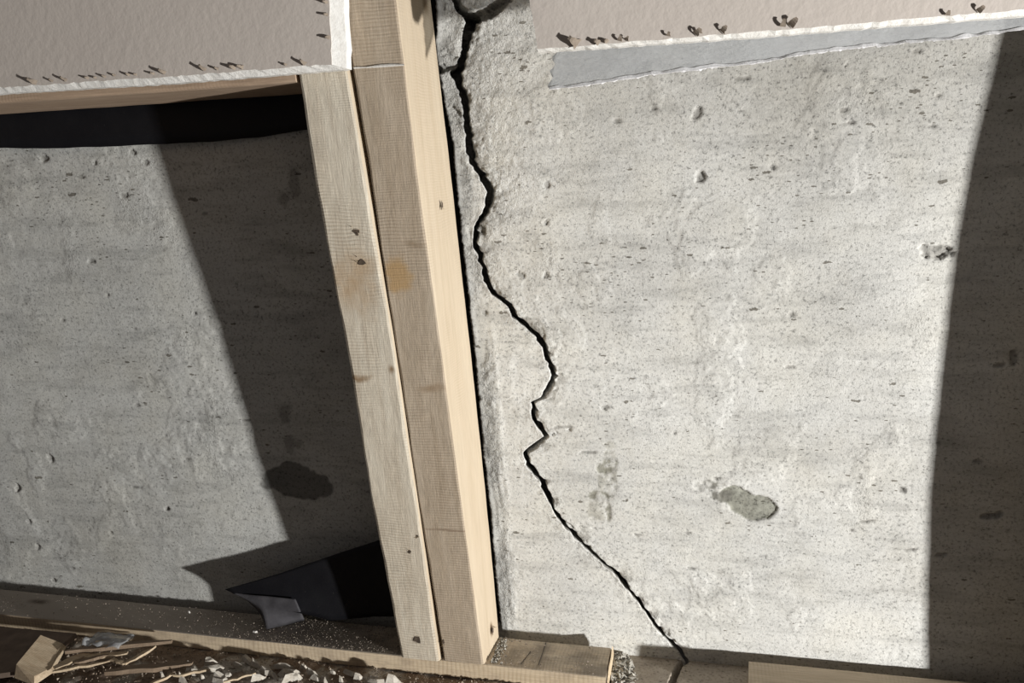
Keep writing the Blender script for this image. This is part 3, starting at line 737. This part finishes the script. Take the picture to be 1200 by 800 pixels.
SHR = [(0.1810, -0.1130, 0.5289), (0.1941, -0.1130, 0.5286), (0.1993, -0.1130, 0.5290), (0.2066, -0.1130, 0.5292), (0.2107, -0.1130, 0.5294), (0.2356, -0.1130, 0.5298), (0.2515, -0.1130, 0.5295), (0.2540, -0.1130, 0.5301), (0.2667, -0.1130, 0.5298), (0.3008, -0.1130, 0.5301), (0.3050, -0.1130, 0.5302), (0.3879, -0.1130, 0.5294), (0.4033, -0.1130, 0.5300)]
lr_ = [12,6,4,5,4,4,7,4,7,7,9,4,6]
for i, (p, l) in enumerate(zip(SHR, lr_)):
    shred(dwR, p, l * .00055, .0008 + l * .00020, (math.pi * .78 if i in (0, 1, 2) else math.pi * .35) + .3 * math.sin(i * 3), .0006 + l * .00022, 70 + i)

# ------------------------------------------------------------------ clear plastic strip under the right drywall
def film_mat():
    k = NT('clear_vapour_film')
    v = k.coord()
    k.b.inputs['Base Color'].default_value = (.50, .51, .52, 1)
    k.b.inputs['Roughness'].default_value = .38
    k.b.inputs['Specular IOR Level'].default_value = .5
    n = k.bump(k.noise(k.coord(scale=(.5, 1, 1)), 110, 5, .65), .55, .002)
    k.link(n, k.b.inputs['Normal'])
    tr = k.n.new('ShaderNodeBsdfTransparent'); tr.inputs['Color'].default_value = (.93, .94, .95, 1)
    mx = k.n.new('ShaderNodeMixShader')
    f = k.ramp(k.noise(k.coord(scale=(.3, 1, 1)), 60, 4), [(.35, .42), (.7, .62)])
    k.link(f, mx.inputs[0]); k.link(tr.outputs[0], mx.inputs[1]); k.link(k.b.outputs[0], mx.inputs[2])
    k.link(mx.outputs[0], k.n['Material Output'].inputs['Surface'])
    return k.mat
M_film = film_mat()
M_fringe = simple_mat('white_torn_film', (.80, .80, .82), (.66, .66, .68), 300, .5, .3)
fb = np.array([(0.1586, -0.0940, 0.5054), (0.1904, -0.0940, 0.5071), (0.2229, -0.0940, 0.5097), (0.2543, -0.0940, 0.5112), (0.2849, -0.0940, 0.5127), (0.3145, -0.0940, 0.5156), (0.3433, -0.0940, 0.5170), (0.3712, -0.0940, 0.5183), (0.3985, -0.0940, 0.5191), (0.4336, -0.0940, 0.5206), (0.4758, -0.0940, 0.5224)])
ft = np.array([(0.1659, -0.0940, 0.5383), (0.1910, -0.0940, 0.5385), (0.2230, -0.0940, 0.5386), (0.2541, -0.0940, 0.5382), (0.2842, -0.0940, 0.5383), (0.3136, -0.0940, 0.5383), (0.3421, -0.0940, 0.5384), (0.3699, -0.0940, 0.5385), (0.3969, -0.0940, 0.5386), (0.4319, -0.0940, 0.5384), (0.4739, -0.0940, 0.5384)])
nc, nrw = 220, 16
uu = np.linspace(0, 1, nc)
P = np.zeros((nrw, nc, 3))
for j in range(nrw):
    v = j / (nrw - 1)
    ii = uu * (len(fb) - 1)
    for a in range(3):
        P[j, :, a] = np.interp(ii, range(len(fb)), ft[:, a]) * (1 - v) + np.interp(ii, range(len(fb)), fb[:, a]) * v
    P[j, :, 1] += .0016 * fbm(P[j, :, 0], P[j, :, 2], .06, 401, 3) * v + .001 * v
    P[j, :, 2] += (.0010 * fbm(P[j, :, 0] * 1.0, P[j, :, 2] * 0, .012, 403, 4)) * v ** 4
    P[j, 0, 0] += .0015 * math.sin(j * 1.7)
film = grid_obj('plastic_strip', P, M_film, thick=.0002)
tag(film, 'strip of clear vapour barrier film hanging under the right drywall', 'plastic film')
E_ = P[-1]
V, F = [], []
for i in range(nc):
    w = .0013 * (1 + .9 * mnoise.noise(Vector((i * .21, 3.3, 0))))
    c = E_[i]
    V += [(c[0], c[1] - .0008, c[2] + w), (c[0], c[1] - .0016, c[2] - .0002), (c[0], c[1] + .0002, c[2] - w * (.4 + .6 * mnoise.noise(Vector((i * .6, 9.1, 0)))))]
for i in range(nc - 1):
    a = i * 3
    F += [(a, a + 1, a + 4, a + 3), (a + 1, a + 2, a + 5, a + 4)]
o = mesh_obj('torn_edge', V, F, M_fringe, film); o['label'] = 'whitened ragged lower edge'

# ------------------------------------------------------------------ black membrane
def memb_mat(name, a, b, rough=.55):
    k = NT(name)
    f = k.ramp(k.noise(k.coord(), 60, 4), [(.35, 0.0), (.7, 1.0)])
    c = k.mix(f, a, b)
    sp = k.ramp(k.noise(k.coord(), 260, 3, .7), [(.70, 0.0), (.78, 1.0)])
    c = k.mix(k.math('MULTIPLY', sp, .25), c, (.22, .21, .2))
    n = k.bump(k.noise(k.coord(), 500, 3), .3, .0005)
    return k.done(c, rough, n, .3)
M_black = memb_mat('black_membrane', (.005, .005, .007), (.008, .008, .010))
M_felt = memb_mat('grey_felt_underside', (.045, .043, .048), (.085, .082, .09), .8)
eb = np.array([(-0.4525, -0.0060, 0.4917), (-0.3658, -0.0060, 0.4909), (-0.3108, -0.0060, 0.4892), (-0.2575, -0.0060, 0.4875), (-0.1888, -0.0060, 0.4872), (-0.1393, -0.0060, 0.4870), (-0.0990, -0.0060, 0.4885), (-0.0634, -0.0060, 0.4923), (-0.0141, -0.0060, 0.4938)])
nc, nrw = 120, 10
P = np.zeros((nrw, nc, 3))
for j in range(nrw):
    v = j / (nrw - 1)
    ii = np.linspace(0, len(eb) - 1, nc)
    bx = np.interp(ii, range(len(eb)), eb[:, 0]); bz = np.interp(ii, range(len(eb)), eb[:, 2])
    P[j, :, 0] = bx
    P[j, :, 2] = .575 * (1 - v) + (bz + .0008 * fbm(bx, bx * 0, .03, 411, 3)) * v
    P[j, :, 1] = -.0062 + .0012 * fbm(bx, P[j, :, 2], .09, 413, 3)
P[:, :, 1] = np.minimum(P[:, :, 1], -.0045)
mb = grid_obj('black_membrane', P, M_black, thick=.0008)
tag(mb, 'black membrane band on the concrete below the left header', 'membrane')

# black membrane strip added to darken the slot between plaster skin and studs
zs = np.linspace(.042, .625, 160)
xe = np.interp(zs, se[:, 2], se[:, 0]) - .0018
P = np.zeros((len(zs), 5, 3))
for j in range(5):
    P[:, j, 0] = xe - (.022, .016, .010, .004, .0)[j]
    P[:, j, 1] = .0060 + .0006 * fbm(xe * 0 + j * .006, zs, .03, 421, 3)
    P[:, j, 2] = zs
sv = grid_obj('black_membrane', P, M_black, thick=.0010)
tag(sv, 'narrow strip of black membrane added to darken the slot right of the tall stud', 'membrane')

# torn scrap of membrane slumped on the plate beside the left stud
def px_sheet(rowsP, mat, name, parent=None, nu=36, nv=14, wob=.0012, seed=0, thick=.0009):
    """rowsP: list of polylines (world points) -> smooth sheet through them"""
    R_ = [np.array(r, float) for r in rowsP]
    A = []
    for r in R_:
        t = np.linspace(0, len(r) - 1, nu)
        A.append(np.stack([np.interp(t, range(len(r)), r[:, k]) for k in range(3)], -1))
    A = np.array(A)
    tv = np.linspace(0, len(R_) - 1, nv)
    P = np.zeros((nv, nu, 3))
    for a in range(nu):
        for k in range(3): P[:, a, k] = np.interp(tv, range(len(R_)), A[:, a, k])
    n = fbm(P[..., 0], P[..., 2], .03, 431 + seed, 3)
    P[..., 1] += wob * n; 
    return grid_obj(name, P, mat, parent, thick=thick)
s_top = [[(-0.1812, -0.0300, 0.0738)][0], [(-0.1211, -0.0270, 0.0942)][0], [(-0.0729, -0.0240, 0.1130)][0], [(-0.0268, -0.0200, 0.1297)][0], [(0.0229, -0.0180, 0.1506)][0]]
s_mid = [[(-0.1774, -0.0305, 0.0726)][0], [(-0.1173, -0.0290, 0.0806)][0], [(-0.0747, -0.0260, 0.0870)][0], [(-0.0294, -0.0220, 0.0929)][0], [(0.0201, -0.0200, 0.1045)][0]]
s_bot = [[(-0.1710, -0.0310, 0.0708)][0], [(-0.1117, -0.0330, 0.0586)][0], [(-0.0753, -0.0280, 0.0491)][0], [(-0.0332, -0.0215, 0.0535)][0], [(0.0163, -0.0190, 0.0568)][0]]
scrap = px_sheet([s_top, s_mid, s_bot], M_black, 'black_membrane', seed=1)
tag(scrap, 'torn black membrane scrap slumped on the sole plate beside the left stud', 'membrane')
f_top = [[(-0.1735, -0.0312, 0.0716)][0], [(-0.1474, -0.0325, 0.0720)][0], [(-0.1203, -0.0335, 0.0724)][0], [(-0.1060, -0.0340, 0.0722)][0]]
f_mid = [[(-0.1588, -0.0325, 0.0674)][0], [(-0.1398, -0.0355, 0.0629)][0], [(-0.1181, -0.0360, 0.0643)][0], [(-0.1016, -0.0360, 0.0641)][0]]
f_bot = [[(-0.1507, -0.0171, 0.0392)][0], [(-0.1387, -0.0365, 0.0392)][0], [(-0.1268, -0.0291, 0.0392)][0], [(-0.1093, -0.0165, 0.0392)][0]]
o = px_sheet([f_top, f_mid, f_bot], M_felt, 'folded_flap', scrap, nu=24, nv=12, wob=.0008, seed=2)
o['label'] = 'grey felt flap folded down over the plate'

# ------------------------------------------------------------------ debris
def chunk(name, pts, up, mat, label, cat, group=None, taper=.85, seed=0, tilt=0.0):
    """flat-bottomed broken piece: outline (world xy at its base) raised by up, with an uneven top"""
    r = random.Random(seed)
    n = len(pts)
    c = Vector((sum(p[0] for p in pts) / n, sum(p[1] for p in pts) / n, 0))
    V = [(p[0], p[1], p[2]) for p in pts]
    V += [(c.x + (p[0] - c.x) * taper, c.y + (p[1] - c.y) * taper, p[2] + up * r.uniform(.7, 1.2) + max(0.0, tilt * (max(q[0] for q in pts) - p[0]))) for p in pts]
    F = [tuple(range(n))[::-1], tuple(range(n, 2 * n))] + [(i, (i + 1) % n, n + (i + 1) % n, n + i) for i in range(n)]
    o = mesh_obj(name, V, F, mat)
    bm = bmesh.new(); bm.from_mesh(o.data)
    bmesh.ops.triangulate(bm, faces=[f for f in bm.faces if len(f.verts) > 4])
    bmesh.ops.recalc_face_normals(bm, faces=bm.faces[:]); bm.to_mesh(o.data); bm.free()
    tag(o, label, cat, group)
    return o
def stick(name, a, b, w, th, mat, label, group, seed=0):
    """split wooden splinter, tapering and slightly twisted"""
    r = random.Random(seed)
    a, b = Vector(a), Vector(b)
    d = (b - a).normalized(); s = d.cross(Vector((0, 0, 1))).normalized()
    V, F = [], []
    n = 7
    for i in range(n + 1):
        t = i / n
        k = (.25 + .75 * math.sin(math.pi * min(1, .18 + t * .72))) 
        c = a.lerp(b, t) + s * r.uniform(-.0008, .0008) + Vector((0, 0, r.uniform(0, .0008)))
        ww = w * k * r.uniform(.85, 1.1); hh = th * (.5 + .5 * k)
        V += [c - s * ww, c + s * ww, c + s * ww * .8 + Vector((0, 0, hh)), c - s * ww * .85 + Vector((0, 0, hh * .8))]
    for i in range(n):
        for k in range(4):
            q0, q1 = i * 4 + k, i * 4 + (k + 1) % 4
            F.append((q0, q1, q1 + 4, q0 + 4))
    F += [(3, 2, 1, 0), (n * 4, n * 4 + 1, n * 4 + 2, n * 4 + 3)]
    o = mesh_obj(name, V, F, mat)
    tag(o, label, 'splinter', group)
    return o
M_splA = wood_mat('splinter_pale', (.68, .56, .40), (.52, .40, .27), 'X', [], saw=.1)
M_splB = wood_mat('splinter_brown', (.33, .25, .18), (.22, .16, .11), 'X', [], saw=.1)
M_card = simple_mat('brown_card', (.12, .09, .07), (.18, .135, .105), 60)
chunk('wood_chunk', [(-0.3369, -0.1277, 0.0300), (-0.3491, -0.0816, 0.0300), (-0.3243, -0.0804, 0.0300), (-0.3072, -0.1157, 0.0300), (-0.3101, -0.1338, 0.0300)], .005, M_splA, 'pale block of split wood at the lower left corner', 'wood scrap', seed=2, tilt=.2)
chunk('card_scrap', [(-0.4588, -0.0641, 0.0285), (-0.3282, -0.0611, 0.0285), (-0.3267, -0.0865, 0.0285), (-0.3386, -0.1235, 0.0285), (-0.3779, -0.1394, 0.0285)], .004, M_card, 'dark brown card scrap in front of the sole plate at the far left', 'card scrap', taper=.96, seed=3)
G = 'splinters on the floor'
Z_ = lambda p, z: (p[0], p[1], z)
sp = [([(-0.3092, -0.0958, 0.0360), (-0.2193, -0.0659, 0.0360)], .0034, .0035, M_splB, 'long brown splinter pointing at the sole plate'),
      ([(-0.3024, -0.1202, 0.0330), (-0.2592, -0.0950, 0.0330)], .0022, .002, M_splA, 'thin pale splinter lying next to the wood block'),
      ([(-0.2444, -0.1000, 0.0330), (-0.2338, -0.0705, 0.0330)], .0030, .002, M_splA, 'short pale splinter angled up toward the sole plate'),
      ([(-0.2565, -0.1099, 0.0300), (-0.1847, -0.0862, 0.0300)], .0048, .004, M_splB, 'brown lath lying lowest of the splinters'),
      ([(-0.3043, -0.1159, 0.0340), (-0.2870, -0.0855, 0.0340)], .0060, .002, M_splA, 'broad pale wood sliver leaning on the wood block'),
      ([(-0.2091, -0.1194, 0.0290), (-0.1945, -0.0985, 0.0290)], .0022, .002, M_splA, 'pale splinter at the bottom edge below the brown lath'),
      ([(-0.2881, -0.0972, 0.0340), (-0.2524, -0.0852, 0.0340)], .0040, .002, M_splA, 'pale flat sliver under the long brown splinter'),
      ([(-0.2612, -0.0967, 0.0340), (-0.2425, -0.0999, 0.0340)], .0022, .002, M_splA, 'tiny pale splinter joining two others'),
      ([(-0.1928, -0.1031, 0.0300), (-0.1647, -0.0902, 0.0300)], .0018, .002, M_splA, 'short pale splinter just right of the brown lath'),
      ([(-0.2910, -0.1064, 0.0340), (-0.2674, -0.0914, 0.0340)], .0030, .003, M_splB, 'short brown sliver between the pale splinters'),
      ([(-0.2931, -0.0855, 0.0360), (-0.2849, -0.0696, 0.0360)], .0030, .003, M_splA, 'pale shard poking up by the crumpled film'),
      ([(-0.1438, -0.1019, 0.0290), (-0.1215, -0.0866, 0.0290)], .0016, .0016, M_splA, 'thin pale splinter among the plaster flakes')]
for i, (pq, w, th, mt, lab) in enumerate(sp):
    stick('wood_splinter', pq[0], pq[1], w, th, mt, lab, G, i)
# crumpled pale film in the pile
P = np.zeros((14, 20, 3))
c0 = [(-0.2796, -0.0765, 0.0340)][0]
for j in range(14):
    for i in range(20):
        x = (i / 19 - .5) * .040; y = (j / 13 - .5) * .022
        P[j, i] = (c0[0] + x, c0[1] + y, 0)
P[..., 2] = .036 + .008 * np.abs(fbm(P[..., 0], P[..., 1], .012, 451, 3)) + .002
cp = grid_obj('crumpled_film', P, M_film, smooth=False, thick=.0003)
tag(cp, 'crumpled scrap of pale plastic film among the splinters', 'plastic film')

# plaster flakes on the dirt floor
M_plas = simple_mat('plaster_flake', (.66, .62, .55), (.5, .45, .38), 200, .95, .5)
FLK = [(-0.1680, -0.0810, 0.0255), (-0.1491, -0.0863, 0.0255), (-0.1385, -0.0786, 0.0255), (-0.1213, -0.0877, 0.0255), (-0.1725, -0.0925, 0.0255), (-0.1091, -0.0798, 0.0255), (-0.0871, -0.0821, 0.0255), (-0.0758, -0.0721, 0.0255), (-0.0596, -0.0800, 0.0255), (-0.1843, -0.1015, 0.0255), (-0.0451, -0.0765, 0.0255), (-0.1502, -0.0707, 0.0255), (-0.2098, -0.0962, 0.0255), (-0.1075, -0.0675, 0.0255), (-0.0315, -0.0708, 0.0255), (-0.0147, -0.0727, 0.0255), (-0.0874, -0.0655, 0.0255), (-0.1316, -0.0702, 0.0255), (-0.1771, -0.0738, 0.0255), (-0.1490, -0.0946, 0.0255), (-0.1862, -0.0863, 0.0255), (-0.0572, -0.0679, 0.0255), (-0.1193, -0.0767, 0.0255), (-0.0672, -0.0778, 0.0255), (-0.0965, -0.0754, 0.0255), (0.0009, -0.0724, 0.0255), (-0.1419, -0.0644, 0.0255), (-0.0415, -0.0665, 0.0255)]
r = random.Random(11)
for i, p in enumerate(FLK):
    n = r.choice((5, 6, 7)); rad = r.uniform(.0022, .0068); th = r.uniform(-.5, .6); st_ = r.uniform(1.1, 2.2)
    pts = []
    for a in range(n):
        rr = rad * r.uniform(.45, 1.3); u_ = math.cos(a * math.tau / n) * rr * st_; v_ = math.sin(a * math.tau / n) * rr * .7
        pts.append((p[0] + u_ * math.cos(th) - v_ * math.sin(th), p[1] + u_ * math.sin(th) + v_ * math.cos(th), p[2] - .0016))
    chunk('plaster_flake', pts, r.uniform(.0016, .005), M_plas, 'small off white plaster flake on the dirt floor before the sole plate', 'plaster flake', 'plaster flakes on the dirt floor', .6, i, tilt=r.uniform(.0, .4))
# white chips on the plate; the second stands in for lit wall behind
bit_px = [(301,741,.0022,'white chip on the sole plate left of the grey felt flap'), (351,712,.0036,'white sliver standing in for lit wall between felt flap and black membrane'), (222,718,.0014,'tiny white chip on the sole plate near the long dark gap')]
for i, (p, lab) in enumerate(zip([(-0.1470, -0.0424, 0.0386), (-0.1217, -0.0014, 0.0386), (-0.2308, -0.0225, 0.0386)], [c[3] for c in bit_px])):
    rad = bit_px[i][2]
    pts = [(p[0] + math.cos(a * math.tau / 5) * rad * r.uniform(.7, 1.4), p[1] + math.sin(a * math.tau / 5) * rad * .6, p[2]) for a in range(5)]
    chunk('white_bit', pts, .0022 if i != 1 else .006, M_comp, lab, 'chip', None, .8, 30 + i)

# loose grit that nobody could count
def grit(name, n, area, size, mat, label, cat, seed, zfun):
    rs = np.random.RandomState(seed)
    V, F = [], []
    base = np.array([(1, 1, 1), (1, -1, -1), (-1, 1, -1), (-1, -1, 1)], float) * .6
    k = 0
    while k < n:
        x, y = area(rs)
        s = size[0] + (size[1] - size[0]) * rs.rand() ** 3
        a = rs.randn(3, 3); qm, _ = np.linalg.qr(a)
        pts = base.dot(qm) * s * (0.6 + .8 * rs.rand(1, 3)) + np.array([x, y, zfun(x, y) + s * .35])
        b = len(V); V += pts.tolist()
        F += [(b, b + 1, b + 2), (b, b + 3, b + 1), (b, b + 2, b + 3), (b + 1, b + 3, b + 2)]
        k += 1
    o = mesh_obj(name, V, F, mat)
    tag(o, label, cat, kind='stuff')
    return o
M_grit = simple_mat('sawdust_grit', (.34, .29, .24), (.22, .185, .15), 900)
M_crumb = simple_mat('concrete_crumb', (.50, .48, .43), (.30, .28, .24), 500)
def on_plate(rs):
    while True:
        x = rs.uniform(-.55, .18); y = rs.uniform(YF + .001, YB - .001)
        if 0 < x < .082: 
            continue
        d = math.exp(-((x + .07) / .10) ** 2)
        if rs.rand() < .12 + .88 * d: return x, y
grit('sawdust', 2600, on_plate, (.0003, .0009), M_grit, 'fine sawdust and grit scattered over the sole plate', 'sawdust', 5, lambda x, y: T + .0007)
def by_end(rs):
    while True:
        x = .187 + abs(rs.normal(0, .011)); y = rs.uniform(-.075, -.003)
        if x < .187 + .022 * (1 - abs(y + .03) / .06): return x, y
grit('concrete_crumbs', 700, by_end, (.0008, .0036), M_crumb, 'grey concrete crumbs heaped at the sawn plate end', 'rubble', 6, lambda x, y: ZF + .003 * max(0, 1 - (x - .186) / .02))
def on_floor(rs):
    return rs.uniform(-.5, .16), YF - .002 - abs(rs.normal(0, .035))
M_dirt = simple_mat('brown_dirt_crumb', (.42, .36, .29), (.28, .215, .16), 60)
grit('floor_rubble', 3000, on_floor, (.0004, .0014), M_dirt, 'plaster and dirt rubble on the floor before the sole plate', 'rubble', 8, lambda x, y: ZF + .0008)
def at_stud(rs):
    return .084 + abs(rs.normal(0, .004)), rs.uniform(-.050, -.014)
grit('stud_dust', 260, at_stud, (.0005, .0017), M_crumb, 'pale dust heaped at the foot of the tall stud', 'dust', 9, lambda x, y: T + .0004)
